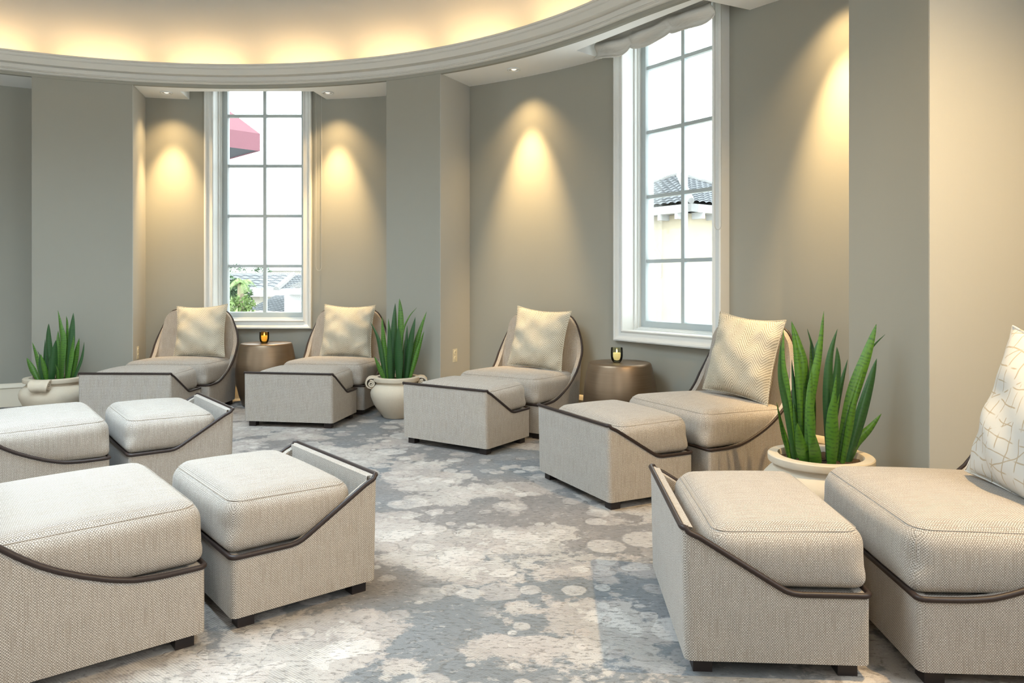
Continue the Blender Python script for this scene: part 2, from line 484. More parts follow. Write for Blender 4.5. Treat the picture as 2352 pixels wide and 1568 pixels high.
# frieze above the niches, cornice, cove and dome
FULL = arc(-180, 180, 1.5)
mb = MB()
ring_strip(mb, FULL, lambda a: [(RR(a) + .03, ZS - .002), (RR(a) - .006, ZS - .002), (RR(a) - .006, 3.0), (RR(a) - .004, 3.05)])
struct(mb.obj('wall_frieze', M['wall']))
CORN = [(-.003, 2.984), (-.026, 2.984), (-.034, 2.990), (-.034, 2.998), (-.026, 3.004), (-.020, 3.006), (-.020, 3.014), (-.026, 3.017), (-.029, 3.030),
        (-.036, 3.048), (-.048, 3.064), (-.064, 3.078), (-.084, 3.088), (-.096, 3.091), (-.096, 3.101), (-.108, 3.104), (-.116, 3.112), (-.120, 3.124), (-.120, 3.128), (-.130, 3.130), (-.130, 3.144), (-.10, 3.146), (-.10, 3.05), (.1, 3.045)]
mb = MB(); ring_strip(mb, FULL, lambda a: [(RR(a) + d, z) for d, z in CORN])
struct(mb.obj('trim_cornice', M['cornice'], angle=50))
DOME = [(.10, 3.03), (.10, 3.13), (.085, 3.21), (.05, 3.285), (-.02, 3.355), (-.13, 3.42), (-.30, 3.485), (-.55, 3.55), (-.95, 3.62), (-1.6, 3.70), (-2.5, 3.77), (-3.4, 3.80), (-3.99, 3.81)]
mb = MB(); ring_strip(mb, arc(-180, 180, 2), lambda a: [(max(.01, RR(a) + d), z) for d, z in DOME])
struct(mb.obj('ceiling', M['dome'], angle=70))

# niche ceilings with a pocket in front of each window
PK = 8.7
def soffit(nm, a0, a1, win=None):
    mb = MB()
    def strip(b0, b1, r0, r1, z=ZS):
        ring_strip(mb, arc(b0, b1), lambda a: [(r0(a), z), (r1(a), z)])
    if win is None: strip(a0, a1, RR, lambda a: RW(a) + .02)
    else:
        pk = lambda a: (RR(win) + .13) / cos(radians(a - win)); full = lambda a: RW(a) + .02
        strip(a0, win - PK, RR, full); strip(win + PK, a1, RR, full)
        strip(win - PK, win + PK, RR, pk)
        ring_strip(mb, arc(win - PK, win + PK), lambda a: [(pk(a), ZS), (pk(a), 3.34), (full(a), 3.34)])
        for e in (win - PK, win + PK):
            mb.add([pol(e, pk(e), ZS), pol(e, full(e), ZS), pol(e, full(e), 3.34), pol(e, pk(e), 3.34)], [(0, 1, 2, 3)])
    return struct(mb.obj(nm, M['soffit']))
soffit('ceiling_far_left_niche', A_FL, A_L0)
soffit('ceiling_left_niche', A_L1, A_M0, W1A)
soffit('ceiling_right_niche', A_M1, A_R0, W2A)
soffit('ceiling_near_right_niche', A_R1, A_NR)

# baseboards
def baseboard(nm, pts):
    mb = MB(); prof = [(0, 0), (.016, 0), (.016, .10), (.012, .115), (.012, .165), (.02, .175), (.014, .195), (.006, .21), (0, .215)]
    P = [Vector(p) for p in pts]; V = []
    for i, p in enumerate(P):
        t = (P[min(i + 1, len(P) - 1)] - P[max(i - 1, 0)]).normalized(); n = Vector((t.y, -t.x, 0))
        V += [p + n * d + Vector((0, 0, z)) for d, z in prof]
    m = len(prof); Fc = []
    for i in range(len(P) - 1):
        for k in range(m - 1): Fc.append((i * m + k, (i + 1) * m + k, (i + 1) * m + k + 1, i * m + k + 1))
    mb.add(V, Fc); struct(mb.obj(nm, M['base']))
def niche_base(nm, a0, a1):
    baseboard(nm, [pol(a, RW(a)) for a in arc(a0, a1)])
niche_base('baseboard_far_left', A_FL, A_L0); niche_base('baseboard_left', A_L1, A_M0)
niche_base('baseboard_right', A_M1, A_R0); niche_base('baseboard_near_right', A_R1, 120)
for nm, a0, a1 in (('baseboard_left_pier', A_L0, A_L1), ('baseboard_middle_pier', A_M0, A_M1), ('baseboard_right_pier', A_R0, A_R1)):
    baseboard(nm, [pol(a, RR(a)) for a in arc(a0, a1)])

# windows --------------------------------------------------------------
def window(nm, ang):
    root = bpy.data.objects.new(nm, None); COL.objects.link(root); struct(root)
    root.location = pol(ang, 0, 0); root.rotation_euler = (0, 0, -radians(ang))
    # local: x = to the right, y = outwards from the room centre, z up
    D = 4.465
    def frame(name, prof, u, z0, z1, mat):         # profile (outwards offset, y) swept round a rectangle with mitres
        mb = MB(); m = len(prof); V = []
        for sx, sz in ((-1, 0), (1, 0), (1, 1), (-1, 1)):
            for o, y in prof: V.append((sx * (u + o), y, (z1 + o) if sz else (z0 - o)))
        Fc = []
        for i in range(4):
            for k in range(m - 1): Fc.append((i * m + k, ((i + 1) % 4) * m + k, ((i + 1) % 4) * m + k + 1, i * m + k + 1))
        mb.add(V, Fc); return mb.obj(name, mat, root, angle=25)
    frame('casing', [(-.012, D + .02), (-.012, D - .028), (-.004, D - .034), (.004, D - .028), (.012, D - .022), (.034, D - .022), (.046, D - .032), (.052, D - .044), (.064, D - .048), (.074, D - .044), (.076, D - .034), (.076, D + .05)], HW, SILL, HEAD, M['trim'])
    frame('jamb', [(-.008, D - .005), (-.008, D + .10), (-.02, D + .10), (-.02, D + .13), (-.03, D + .13), (-.03, D + .30), (.0, D + .30), (.0, D - .005)], HW, SILL, HEAD, M['trim'])
    G = 4.655
    frame('sash', [(-.002, G - .03), (-.05, G - .03), (-.056, G - .015), (-.056, G + .02), (-.002, G + .02)], HW - .028, SILL + .028, HEAD - .028, M['sash'])
    mb = MB()
    for z in (2.842, 2.333, 1.824, 1.315): mb.box(-.385, .385, G - .018, G + .018, z - .014, z + .014)
    mb.box(-.016, .016, G - .02, G + .02, SILL + .07, HEAD - .07)
    mb.obj('glazing_bars', M['sash'], root, smooth_on=False)
    mb = MB(); mb.box(-.385, .385, G - .003, G + .003, SILL + .075, HEAD - .075)
    mb.obj('glass_pane', M['glass'], root, smooth_on=False)
    return root
window('window_1', W1A); window('window_2', W2A)

# ------------------------------------------------------------------ upholstery
OW, OD, OZT, OZL, OA = .744, .530, .4315, .246, .302
def shell(name, rim, bot, nor, th, deck, parent, z0=.045, dome=None):
    """ruled upholstered shell: outer skin from bottom line to rim, inner skin back down to the deck"""
    V = []; Fc = []; m = len(rim); rows = 7
    for b, r, n in zip(bot, rim, nor):
        b = Vector((*b, z0)); r = Vector(r); n = Vector((*n, 0))
        for k in range(5): V.append(b.lerp(r, k / 4) - n * .0)
        ri = r - n * th
        bi = Vector((b.x, b.y, 0)) - n * (th + .004); fr = (deck - z0) / max(.01, r.z - z0)
        low = Vector((bi.x + (r.x - b.x) * min(1, fr), bi.y + (r.y - b.y) * min(1, fr), min(deck, r.z - .012)))
        V.append(ri + Vector((0, 0, -.004))); V.append(low)
    for i in range(m):
        k = (i + 1) % m
        for j in range(rows - 1): Fc.append((i * rows + j, k * rows + j, k * rows + j + 1, i * rows + j + 1))
    base = len(V)
    Fc.append(tuple(i * rows for i in range(m))[::-1])
    Fc.append(tuple(i * rows + rows - 1 for i in range(m)))
    # outline length for the weave
    mb = MB(); mb.add(V, Fc)
    return mb.obj(name, M['fabric'], parent, angle=40)

def rect_line(w, d, rc, dens=.03):
    """closed outline, starts at front-left, goes along the left side to the back, the back, the right side, the front.
    y=0 is the front, y=d the back.  rc = (front radius, back radius)"""
    P = []
    def seg(p, q, n):
        L = (Vector(q) - Vector(p)).length; k = max(1, int(L / dens))
        for i in range(k): t = i / k; P.append((p[0] + (q[0] - p[0]) * t, p[1] + (q[1] - p[1]) * t, n[0], n[1]))
    def corner(cx, cy, r, a0, a1, k=6):
        for i in range(k): a = radians(a0 + (a1 - a0) * i / k); P.append((cx + r * cos(a), cy + r * sin(a), cos(a), sin(a)))
    f, b = rc
    seg((0, f), (0, d - b), (-1, 0)); corner(b, d - b, b, 180, 90)
    seg((b, d), (w - b, d), (0, 1)); corner(w - b, d - b, b, 90, 0)
    seg((w, d - b), (w, f), (1, 0)); corner(w - f, f, f, 0, -90)
    seg((w - f, 0), (f, 0), (0, -1)); corner(f, f, f, -90, -180)
    return P

def cushion(name, x0, x1, y0, y1, z0, z1, r, crown, parent, bulge=.012, n=22, slope=0.0, mat=None):
    """box cushion with soft edges, crowned top"""
    hx, hy, hz = (x1 - x0) / 2, (y1 - y0) / 2, (z1 - z0) / 2; cx, cy, cz = (x0 + x1) / 2, (y0 + y1) / 2, (z0 + z1) / 2
    V = []; Fc = []; idx = {}
    def vert(i, j, k):
        key = (i, j, k)
        if key in idx: return idx[key]
        def cl(t): return sin((t / n - .5) * pi) * .35 + (2 * t / n - 1) * .65
        a, b, c = cl(i), cl(j), cl(k)
        p = Vector((a * hx, b * hy, c * hz))
        rr = r if c >= 0 else r + (.030 - r) * smooth(-c * 1.4)
        inn = Vector((max(-hx + rr, min(hx - rr, p.x)), max(-hy + rr, min(hy - rr, p.y)), max(-hz + rr, min(hz - rr, p.z))))
        dlt = p - inn
        if dlt.length > 1e-6: p = inn + dlt.normalized() * rr
        e = lambda t: 1 - t * t
        if c > 0: p.z += crown * e(a) * e(b) * c
        p.x += bulge * a * e(c) * e(b * .9); p.y += bulge * b * e(c) * e(a * .9)
        p.z += slope * b * max(0, c)
        p += Vector((cx, cy, cz))
        idx[key] = len(V); V.append(p); return idx[key]
    for i in range(n):
        for j in range(n):
            for f in (0, n):
                q = [(i, j), (i + 1, j), (i + 1, j + 1), (i, j + 1)]
                if f == 0: q = q[::-1]
                Fc.append([vert(a, b, f) for a, b in q]); Fc.append([vert(f, a, b) for a, b in q]); Fc.append([vert(b, f, a) for a, b in q])
    o = link_mesh(name, V, Fc, mat or M['fabric'], parent, angle=180)
    return o

def seam_loop(name, x0, x1, y0, y1, z, r, parent, crown=0.0, slope=0.0):
    P = rect_line(x1 - x0, y1 - y0, (r, r), .03); mb = MB(); cy = (y1 - y0) / 2
    mb.tube([(p[0] + x0, p[1] + y0, z + slope * (p[1] - cy) / cy) for p in P], .0011, 6, closed=True)
    return mb.obj(name, M['thread'], parent)

def feet(w, d, parent, s=.056, ins=.028):
    for x in (-w / 2 + ins, w / 2 - ins - s):
        for y in (-d / 2 + ins, d / 2 - ins - s):
            mb = MB(); mb.box(x, x + s, y, y + s, 0, .05); mb.obj('foot', M['foot'], parent, smooth_on=False)

def make_ottoman():
    root = thing('ottoman', 'x', 'ottoman')
    P = rect_line(OW, OD, (.022, .022), .022)       # here y=0 -> front ; the high side is y=d
    rim, bot, nor = [], [], []
    for x, y, nx, ny in P:
        v = OD - y                                    # 0 at the high back
        t = v / OA
        z = OZT + (OZL - OZT) * min(1, t)
        if abs(v - OA) < .03: q = (v - OA + .03) / .06; z = OZL + (OZT - OZL) / OA * .03 * (1 - q) ** 2 * .98
        if v < .012: z = OZT
        # back edge leans out by a few millimetres and dips slightly at mid width
        fl = .008 * max(0, 1 - t)
        rim.append((x - OW / 2, -(y + fl * (1 if y > OD - .03 else 0)) + OD / 2, z)); bot.append((x - OW / 2, -y + OD / 2)); nor.append((nx, -ny))
    shell('body', rim, bot, nor, .034, .235, root)
    mb = MB(); mb.tube(rim, .0088, 10, closed=True); mb.obj('piping', M['leather'], root)
    w2, d2 = OW / 2, OD / 2
    cushion('cushion', -w2 + .030, w2 - .030, -d2 + .080, d2 + .003, .246, .432, .062, .022, root, slope=.004, bulge=.016)
    seam_loop('seam', -w2 + .0445, w2 - .0445, -d2 + .0945, d2 - .0115, .4135, .050, root, slope=.004)
    feet(OW, OD, root)
    return root

CW, CD, CB, CZL, CZT = .800, .700, .620, .252, .888
JC = [(0, .252), (.12, .252), (.2, .258), (.27, .277), (.34, .305), (.4, .333), (.45, .362), (.5, .398), (.55, .441), (.585, .485), (.62, .545)]
def make_chair():
    root = thing('lounge_chair', 'x', 'chair')
    rim, bot, nor = [], [], []
    def put(x, v, z, nx, ny):
        rim.append((x - CW / 2, v - CD / 2, z)); bot.append((x - CW / 2, v * CB / CD - CD / 2)); nor.append((nx, ny))
    f, b = .022, .080
    side = []
    for i in range(len(JC) - 1):
        for k in range(3):
            t = k / 3; side.append((JC[i][0] + (JC[i + 1][0] - JC[i][0]) * t, JC[i][1] + (JC[i + 1][1] - JC[i][1]) * t))
    side = [s for s in side if s[0] >= f] + [JC[-1]]
    # soften the polyline
    side = [side[0]] + [(s[0], (side[i][1] + s[1] * 2 + side[i + 2][1]) / 4) for i, s in enumerate(side[1:-1])] + [side[-1]]
    na = 10
    def zc(t): return .545 + (.800 - .545) * (t ** 1.15)
    back = []
    for x, z in ((.0, .80), (.02, .832), (.04, .856), (.065, .873), (.10, .884), (.14, .888)): back.append((b + x, z))
    xm = [b + .14 + (CW - 2 * b - .28) * i / 10 for i in range(1, 10)]
    # left side
    for v, z in side: put(0, v, z, -1, 0)
    for i in range(1, na):
        a = radians(180 - 90 * i / na); put(b + b * cos(a), CD - b + b * sin(a), zc(i / na), cos(a), sin(a))
    for x, z in back: put(x, CD, z, 0, 1)
    for x in xm: put(x, CD, .888 + .003 * (1 - abs(x - CW / 2) / .3), 0, 1)
    for x, z in back[::-1]: put(CW - x, CD, z, 0, 1)
    for i in range(na - 1, 0, -1):
        a = radians(180 - 90 * i / na); put(CW - (b + b * cos(a)), CD - b + b * sin(a), zc(i / na), -cos(a), sin(a))
    for v, z in side[::-1]: put(CW, v, z, 1, 0)
    for i in range(1, 5): a = radians(-90 * i / 5); put(CW - f + f * cos(a), f + f * sin(a), CZL, cos(a), sin(a))
    for i in range(13): put(CW - f - (CW - 2 * f) * i / 12, 0, CZL, 0, -1)
    for i in range(1, 5): a = radians(-90 - 90 * i / 5); put(f + f * cos(a), f + f * sin(a), CZL, cos(a), sin(a))
    shell('shell', rim, bot, nor, .04, .24, root)
    mb = MB(); mb.tube(rim, .0088, 10, closed=True); mb.obj('piping', M['leather'], root)
    w2, d2 = CW / 2, CD / 2
    cushion('seat_cushion', -w2 + .032, w2 - .032, -d2 - .003, d2 - .095, .250, .448, .066, .022, root, slope=-.006, bulge=.016)
    seam_loop('seam', -w2 + .0485, w2 - .0485, -d2 + .0135, d2 - .110, .4285, .052, root, slope=-.006)
    for sx in (-1, 1):
        mb = MB(); P = []
        for i in range(11):
            z = .418 - .128 * i / 10; dz = abs(z - .349); rr = .066; ph = max(0, (dz - (.099 - rr)) / rr); ins = rr - rr * sqrt(max(0, 1 - ph * ph)) * .7071
            P.append((sx * (w2 - .032 - ins + .003), -d2 - .003 + ins - .003, z))
        mb.tube(P, .0012, 6)
        mb.obj('corner_seam', M['thread'], root)
    # feet
    for x in (-w2 + .028, w2 - .028 - .056):
        for y in (-d2 + .028, -d2 + CB - .10):
            mb = MB(); mb.box(x, x + .056, y, y + .056, 0, .05); mb.obj('foot', M['foot'], root, smooth_on=False)
    return root

# pose of each pair: back-left corner of the ottoman and its heading
PAIRS = {
 'O1': (-3.425, 5.849, -1.5, .62), 'O2': (-2.138, 5.914, -8.9, .62), 'O3': (-.782, 5.311, -33.8, .62), 'O4': (.156, 4.37, -63.5, .62),
 'O5': (.55, 2.908, -93.4, .65), 'O6': (-.506, 2.759, 129.3, .62), 'O7': (-1.578, 4.185, 127.3, .62)}
OL = {
 'O1': 'beige woven ottoman beside the leftmost potted plant, below the left window',
 'O2': 'beige woven ottoman just left of the middle potted plant',
 'O3': 'beige woven ottoman just right of the middle potted plant, in the middle of the picture',
 'O4': 'beige woven ottoman pulled up to the chair left of the largest potted plant',
 'O5': 'large pale ottoman nearest the viewer at lower right, casting a square shadow on the carpet',
 'O6': 'pale ottoman at left foreground, nearest the viewer, low side against the lower-left chair',
 'O7': 'pale ottoman at left behind the nearest left foreground ottoman, partly hidden'}
CL = {
 'O1': 'beige tub lounge chair with chevron pillow, left of the left window table',
 'O2': 'beige tub lounge chair with chevron pillow, between left window table and middle plant',
 'O3': 'beige tub lounge chair with chevron pillow, left of the right window and its table',
 'O4': 'beige tub lounge chair with chevron pillow, directly behind the largest potted plant',
 'O5': 'pale lounge chair cut off by the right picture edge, holding a line-print pillow',
 'O6': 'pale lounge chair cut off at lower left, nearest of the two left foreground chairs',
 'O7': 'pale lounge chair cut off by the left picture edge, behind the nearest left chair'}
otto0, chair0 = make_ottoman(), make_chair()
CHAIR = {}
first = True
for k, (px, py, th, gap) in PAIRS.items():
    t = radians(th); e1 = Vector((cos(t), sin(t), 0)); e2 = Vector((-sin(t), cos(t), 0)); p0 = Vector((px, py, 0))
    o = otto0 if first else copy_tree(otto0); c = chair0 if first else copy_tree(chair0)
    first = False
    o.location = p0 + e1 * OW / 2 + e2 * OD / 2; o.rotation_euler = (0, 0, t); o['label'] = OL[k]; o['group'] = 'ottomans'
    fo = p0 - e1 * (CW - OW) / 2 + e2 * gap
    c.location = fo + e1 * CW / 2 + e2 * CD / 2; c.rotation_euler = (0, 0, t); c['label'] = CL[k]; c['group'] = 'lounge chairs'
    CHAIR[k] = (fo, e1, e2, t)

# pillows
def pillow(name, S, T, mat, seed):
    rnd = random.Random(seed); n = 36; V = []; Fc = []; uv = []
    ph = [rnd.uniform(0, 6.3) for _ in range(6)]
    for side in (1, -1):
        for i in range(n + 1):
            for j in range(n + 1):
                a, b = 2 * i / n - 1, 2 * j / n - 1
                pull = .085
                x = a * (1 - pull * (1 - b * b)) ; y = b * (1 - pull * (1 - a * a) * (1.25 if b > 0 else .8))
                prof = max(0, (1 - abs(a) ** 2.4) * (1 - abs(b) ** 2.4)) ** .62
                wr = .010 * sin(5 * a + ph[0] + 3 * b) * sin(4 * b + ph[1]) + .006 * sin(11 * (a - b) + ph[2]) * (abs(a * b)) + .005 * sin(14 * a * b + ph[3])
                low = 1 + .22 * (-b)
                z = side * (T * prof * low + wr * prof ** .5 * 1.2) 
                V.append((x * S / 2, z, y * S / 2)); uv.append((x * S / 2 + (seed * .137), y * S / 2 + .3))
    m = (n + 1) ** 2
    for i in range(n):
        for j in range(n):
            q = [i * (n + 1) + j, (i + 1) * (n + 1) + j, (i + 1) * (n + 1) + j + 1, i * (n + 1) + j + 1]
            Fc.append(q[::-1]); Fc.append([m + t for t in q])
    o = link_mesh(name, V, Fc, mat, None, uv=uv, angle=180)
    # sewn edge
    E = [(0, j) for j in range(n)] + [(i, n) for i in range(n)] + [(n, j) for j in range(n, 0, -1)] + [(i, 0) for i in range(n, 0, -1)]
    mb = MB(); mb.tube([V[i * (n + 1) + j] for i, j in E], .004, 6, closed=True); mb.obj('edge_seam', mat, o)
    return o
def place_pillow(k, u, v, zc, S, T, tilt, roll, yaw, mat, label, seed):
    fo, e1, e2, t = CHAIR[k]
    o = pillow('pillow', S, T, mat, seed); tag(o, label, 'pillow', 'chair pillows')
    o.location = fo + e1 * u + e2 * v + Vector((0, 0, zc))
    o.rotation_euler = (Matrix.Rotation(t + radians(yaw), 4, 'Z') @ Matrix.Rotation(-radians(tilt), 4, 'X') @ Matrix.Rotation(radians(roll), 4, 'Y')).to_euler()
place_pillow('O1', .500, .50, .690, .50, .10, 13, -3, -4, M['chevron'], 'chevron pillow on the leftmost lounge chair under the left window', 1)
place_pillow('O2', .455, .50, .692, .50, .10, 12, 1, 2, M['chevron'], 'chevron pillow on the chair right of the left window table', 2)
place_pillow('O3', .480, .50, .695, .495, .10, 13, 4, 4, M['chevron'], 'chevron pillow on the chair left of the right window', 3)
place_pillow('O4', .490, .53, .705, .50, .10, 14, 4, 6, M['chevron'], 'largest chevron pillow, on the chair behind the largest plant', 4)
place_pillow('O5', .515, .53, .70, .54, .10, 13, 8, 8, M['print'], 'cream pillow with a tan crossing-line print, cut off by right edge', 5)

# ------------------------------------------------------------------ tables and candles
def drum_table(loc, label, s=1.0):
    t = thing('drum_table', label, 'side table', loc, 0, 'drum tables'); t.scale = (s, s, s)
    mb = MB(); mb.lathe([(.205, 0), (.212, .004), (.245, .10), (.268, .20), (.276, .28), (.272, .36), (.262, .44), (.247, .52), (.238, .560), (.233, .572), (.226, .578)], 64)
    mb.obj('drum_body', M['bronze'], t, angle=60)
    mb = MB(); mb.lathe([(.226, .5775), (.222, .5785), (.12, .5785), (.001, .5785)], 64); mb.obj('tabletop', M['bronze'], t, angle=20)
T1, T2 = Vector((-2.315, 6.98, 0)), Vector((.792, 5.45, 0))
drum_table(T1, 'bronze drum side table under the left window, between two lounge chairs')
drum_table(T2, 'bronze drum side table under the right window, holding the smoky candle cup', .972)
def candle(loc, glass, label):
    t = thing('candle_holder', label, 'candle holder', loc, 0, 'candle holders')
    s = 1.0
    mb = MB(); mb.lathe([(.001, .001), (.026, .001), (.032, .006), (.040, .022), (.044, .045), (.0445, .075), (.043, .108), (.041, .1085), (.0415, .075), (.041, .045), (.037, .022), (.028, .010), (.001, .009)], 40)
    mb.obj('glass_cup', glass, t, angle=60)
    mb = MB(); mb.lathe([(.001, .012), (.028, .012), (.030, .03), (.030, .066), (.027, .07), (.010, .066), (.001, .065)], 28); w = mb.obj('candle', M['wax'], t)
    mb = MB(); mb.tube([(0, 0, .064), (.0005, 0, .074)], .001, 5); mb.obj('wick', M['dark'], w)
    mb = MB(); mb.lathe([(.0005, .071), (.0035, .076), (.0045, .081), (.003, .089), (.0005, .098)], 12); mb.obj('flame', M['flame'], w)
candle(T1 + Vector((-.012, -.02, .5785)), M['amber'], 'amber glass candle cup with lit candle on the left drum table')
candle(T2 + Vector((-.022, -.005, .5785 * .972)), M['smoke'], 'smoky glass candle cup with lit candle on the right drum table')

# ------------------------------------------------------------------ potted snake plants
def pot_parts(root, sr, handles, sh=1.0):
    prof = [(.10, 0), (.112, .004), (.122, .02), (.155, .06), (.195, .12), (.218, .18), (.222, .215), (.214, .245), (.194, .272), (.178, .285), (.174, .300), (.180, .308), (.196, .312), (.198, .318), (.198, .342), (.194, .347), (.160, .347), (.156, .340), (.152, .30), (.001, .295)]
    mb = MB(); mb.lathe([(r * sr, z * sh) for r, z in prof], 56); pot = mb.obj('pot', M['stone'], root, angle=35)
    mb = MB(); rnd = random.Random(3); rings = [0, .05, .1, .14, .1535]; V = []; Fc = []; n = 40
    for r in rings:
        for j in range(n): V.append((r * sr * cos(2 * pi * j / n), r * sr * sin(2 * pi * j / n), (.318 + rnd.uniform(-.004, .006)) * sh))
    for i in range(len(rings) - 1):
        for j in range(n): Fc.append((i * n + j, i * n + (j + 1) % n, (i + 1) * n + (j + 1) % n, (i + 1) * n + j))
    mb.add(V, Fc); mb.obj('soil', M['soil'], root)
    for ha in handles:
        mb = MB(); a = radians(ha); er = Vector((cos(a), sin(a), 0)); et = Vector((-sin(a), cos(a), 0)); ez = Vector((0, 0, 1))
        path = [(.180, .335), (.205, .338), (.228, .334), (.243, .320), (.248, .300), (.244, .280), (.232, .266), (.216, .262), (.202, .268), (.196, .280)]
        V = []; w = [.060, .062, .064, .064, .060, .054, .048, .044, .040, .038]; prof_t = [(-1, 0), (-1, .012), (-.7, .016), (-.5, .010), (-.25, .014), (0, .010), (.25, .014), (.5, .010), (.7, .016), (1, .012), (1, 0)]
        m = len(prof_t)
        for i, (r, z) in enumerate(path):
            p0 = path[max(0, i - 1)]; p1 = path[min(len(path) - 1, i + 1)]; tx, tz = p1[0] - p0[0], p1[1] - p0[1]; L = math.hypot(tx, tz); nx, nz = -tz / L, tx / L
            if i == 0: nx, nz = 0, 1
            for s, h in prof_t: V.append(er * ((r + nx * h) * sr) + et * (w[i] * s * sr) + ez * ((z + nz * h) * sh))
        Fc = []
        for i in range(len(path) - 1):
            for k in range(m): Fc.append((i * m + k, i * m + (k + 1) % m, (i + 1) * m + (k + 1) % m, (i + 1) * m + k))
        Fc += [tuple(range(m)), tuple((len(path) - 1) * m + k for k in range(m))[::-1]]
        mb.add(V, Fc)
        for s in (-1, 1):                              # volutes
            P = []
            for i in range(26):
                q = i / 25; ang = q * 3.6 * pi; rr = .030 * (1 - q * .86)
                P.append(er * ((.212 + rr * cos(ang + 1.2)) * sr) + ez * ((.292 + rr * sin(ang + 1.2)) * sh) + et * (s * .050 * sr))
            mb.tube(P, [.0085 * (1 - .4 * i / 25) for i in range(26)], 7)
        mb.obj('handle', M['stone'], pot, angle=50)

def leaf(root, pts, w, depth, curl, rnd, mat):
    """pts: list of (dx, dz) from the base up to the tip in the plane facing the room; depth: offset of base and tip"""
    n = 16; out = []
    # Catmull-Rom through the points
    Q = [Vector((p[0], depth[0] + (depth[1] - depth[0]) * i / (len(pts) - 1), p[1])) for i, p in enumerate(pts)]
    C = []
    for s in range(n + 1):
        f = s / n * (len(Q) - 1); i = min(int(f), len(Q) - 2); t = f - i
        p0 = Q[max(0, i - 1)]; p1 = Q[i]; p2 = Q[i + 1]; p3 = Q[min(len(Q) - 1, i + 2)]
        C.append(.5 * ((2 * p1) + (p2 - p0) * t + (2 * p0 - 5 * p1 + 4 * p2 - p3) * t * t + (-p0 + 3 * p1 - 3 * p2 + p3) * t ** 3))
    yaw0 = rnd.uniform(-.38, .38); tw = rnd.uniform(-.55, .55); V = []; uv = []; L = 0
    m = 7
    for i, c in enumerate(C):
        t = i / n
        T = (C[min(n, i + 1)] - C[max(0, i - 1)]).normalized()
        if i: L += (C[i] - C[i - 1]).length
        ya = yaw0 + tw * t; side = Vector((cos(ya), sin(ya), 0)); side = (side - T * side.dot(T)).normalized(); nor = T.cross(side)
        ww = w * (.62 + .38 * smooth(t / .45)) * (1 if t < .42 else max(.015, 1 - ((t - .42) / .58) ** 1.45))
        for layer in (1, -1):
            for j in range(m):
                s = 2 * j / (m - 1) - 1
                cup = curl * (s * s) * ww * (1 - .3 * t)
                V.append(c + side * (s * ww / 2) + nor * (cup + layer * .0022 * (1 - s * s) * (1 - .6 * t))); uv.append((s * ww / 2, L))
    Fc = []; R2 = 2 * m
    for i in range(n):
        for j in range(m - 1):
            a = i * R2 + j; Fc.append((a, a + 1, a + 1 + R2, a + R2))
            b = i * R2 + m + j; Fc.append((b, b + R2, b + R2 + 1, b + 1))
    link_mesh('leaf', V, Fc, mat, root, uv=uv, angle=180)

def plant(loc, label, leaves, cxz, rimz, scale, px2m, sr, handles, seed, zrim, sh=1.0):
    """leaves listed in a drawing whose soil line is rimz and axis cxz; px2m converts drawing units to metres"""
    root = thing('potted_snake_plant', label, 'potted plant', loc, 0, 'snake plants in stone pots')
    rnd = random.Random(seed); pot_parts(root, sr, handles, sh)
    z0 = .315 * sh
    for k, (w, dep, *pts) in enumerate(leaves):
        P = [((x - cxz) * px2m, z0 + (rimz - y) * px2m) for x, y in pts][::-1]
        lim = .132 * sr; bx = max(-lim, min(lim, P[0][0])); by = dep * .10 * sr
        if math.hypot(bx, by) > lim: by *= lim / math.hypot(bx, by) * .7; bx *= .93
        P[0] = (bx, .30 * sh)
        leaf(root, P, w * px2m, (by, by + dep * .06), rnd.uniform(.18, .34), rnd, M['leaf'] if rnd.random() < .6 else M['leaf_dark'])
    return root
# dep: -1 nearest the viewer, +1 farthest
PL3 = [(62, -.2, (243, 280), (238, 560), (295, 850), (365, 1290)), (48, .1, (295, 205), (290, 480), (330, 760), (380, 1290)),
 (62, .1, (358, 150), (400, 420), (430, 740), (450, 1290)), (84, .3, (385, 150), (450, 340), (500, 600), (505, 1290)),
 (78, -.1, (600, 60), (565, 400), (495, 800), (470, 1290)), (60, .4, (527, 215), (580, 430), (570, 800), (560, 1290)),
 (92, -.2, (697, 205), (640, 480), (640, 900), (650, 1300)), (78, .0, (720, 355), (730, 520), (705, 850), (690, 1300)),
 (104, -.1, (1028, 165), (955, 400), (825, 800), (725, 1300)), (52, .2, (1145, 258), (1010, 410), (880, 680), (760, 1290)),
 (92, -.3, (1000, 440), (955, 640), (860, 1000), (770, 1280)), (76, -.2, (1054, 890), (965, 1010), (860, 1130), (785, 1270)),
 (46, .3, (937, 920), (880, 1020), (820, 1150), (780, 1270)), (100, -.8, (600, 675), (588, 850), (600, 1100), (605, 1310)),
 (92, -.8, (300, 930), (330, 1060), (370, 1200), (400, 1300)), (120, -.95, (415, 990), (445, 1100), (475, 1220), (490, 1310)),
 (60, .2, (250, 820), (290, 1000), (330, 1150), (360, 1290)), (62, .7, (530, 380), (510, 650), (530, 950), (540, 1290)),
 (56, .8, (715, 245), (640, 420), (600, 800), (600, 1290)), (66, .6, (420, 480), (440, 760), (450, 1000), (430, 1290)),
 (70, .5, (880, 470), (800, 760), (740, 1000), (690, 1290)), (50, .3, (400, 820), (420, 1000), (440, 1290))]
for k, (bx, tx, ty) in enumerate(((480, 455, 520), (555, 545, 330), (620, 655, 560), (680, 745, 610), (720, 860, 560), (430, 350, 640), (650, 680, 720), (540, 500, 760))):
    PL3.append((66 - 2 * k, .35 if k % 2 else -.45, (tx, ty), ((tx * 2 + bx) / 3 + (6 if k % 2 else -8), (ty * 2 + 1290) / 3), ((tx + bx * 2) / 3, (ty + 2 * 1290) / 3), (bx, 1290)))
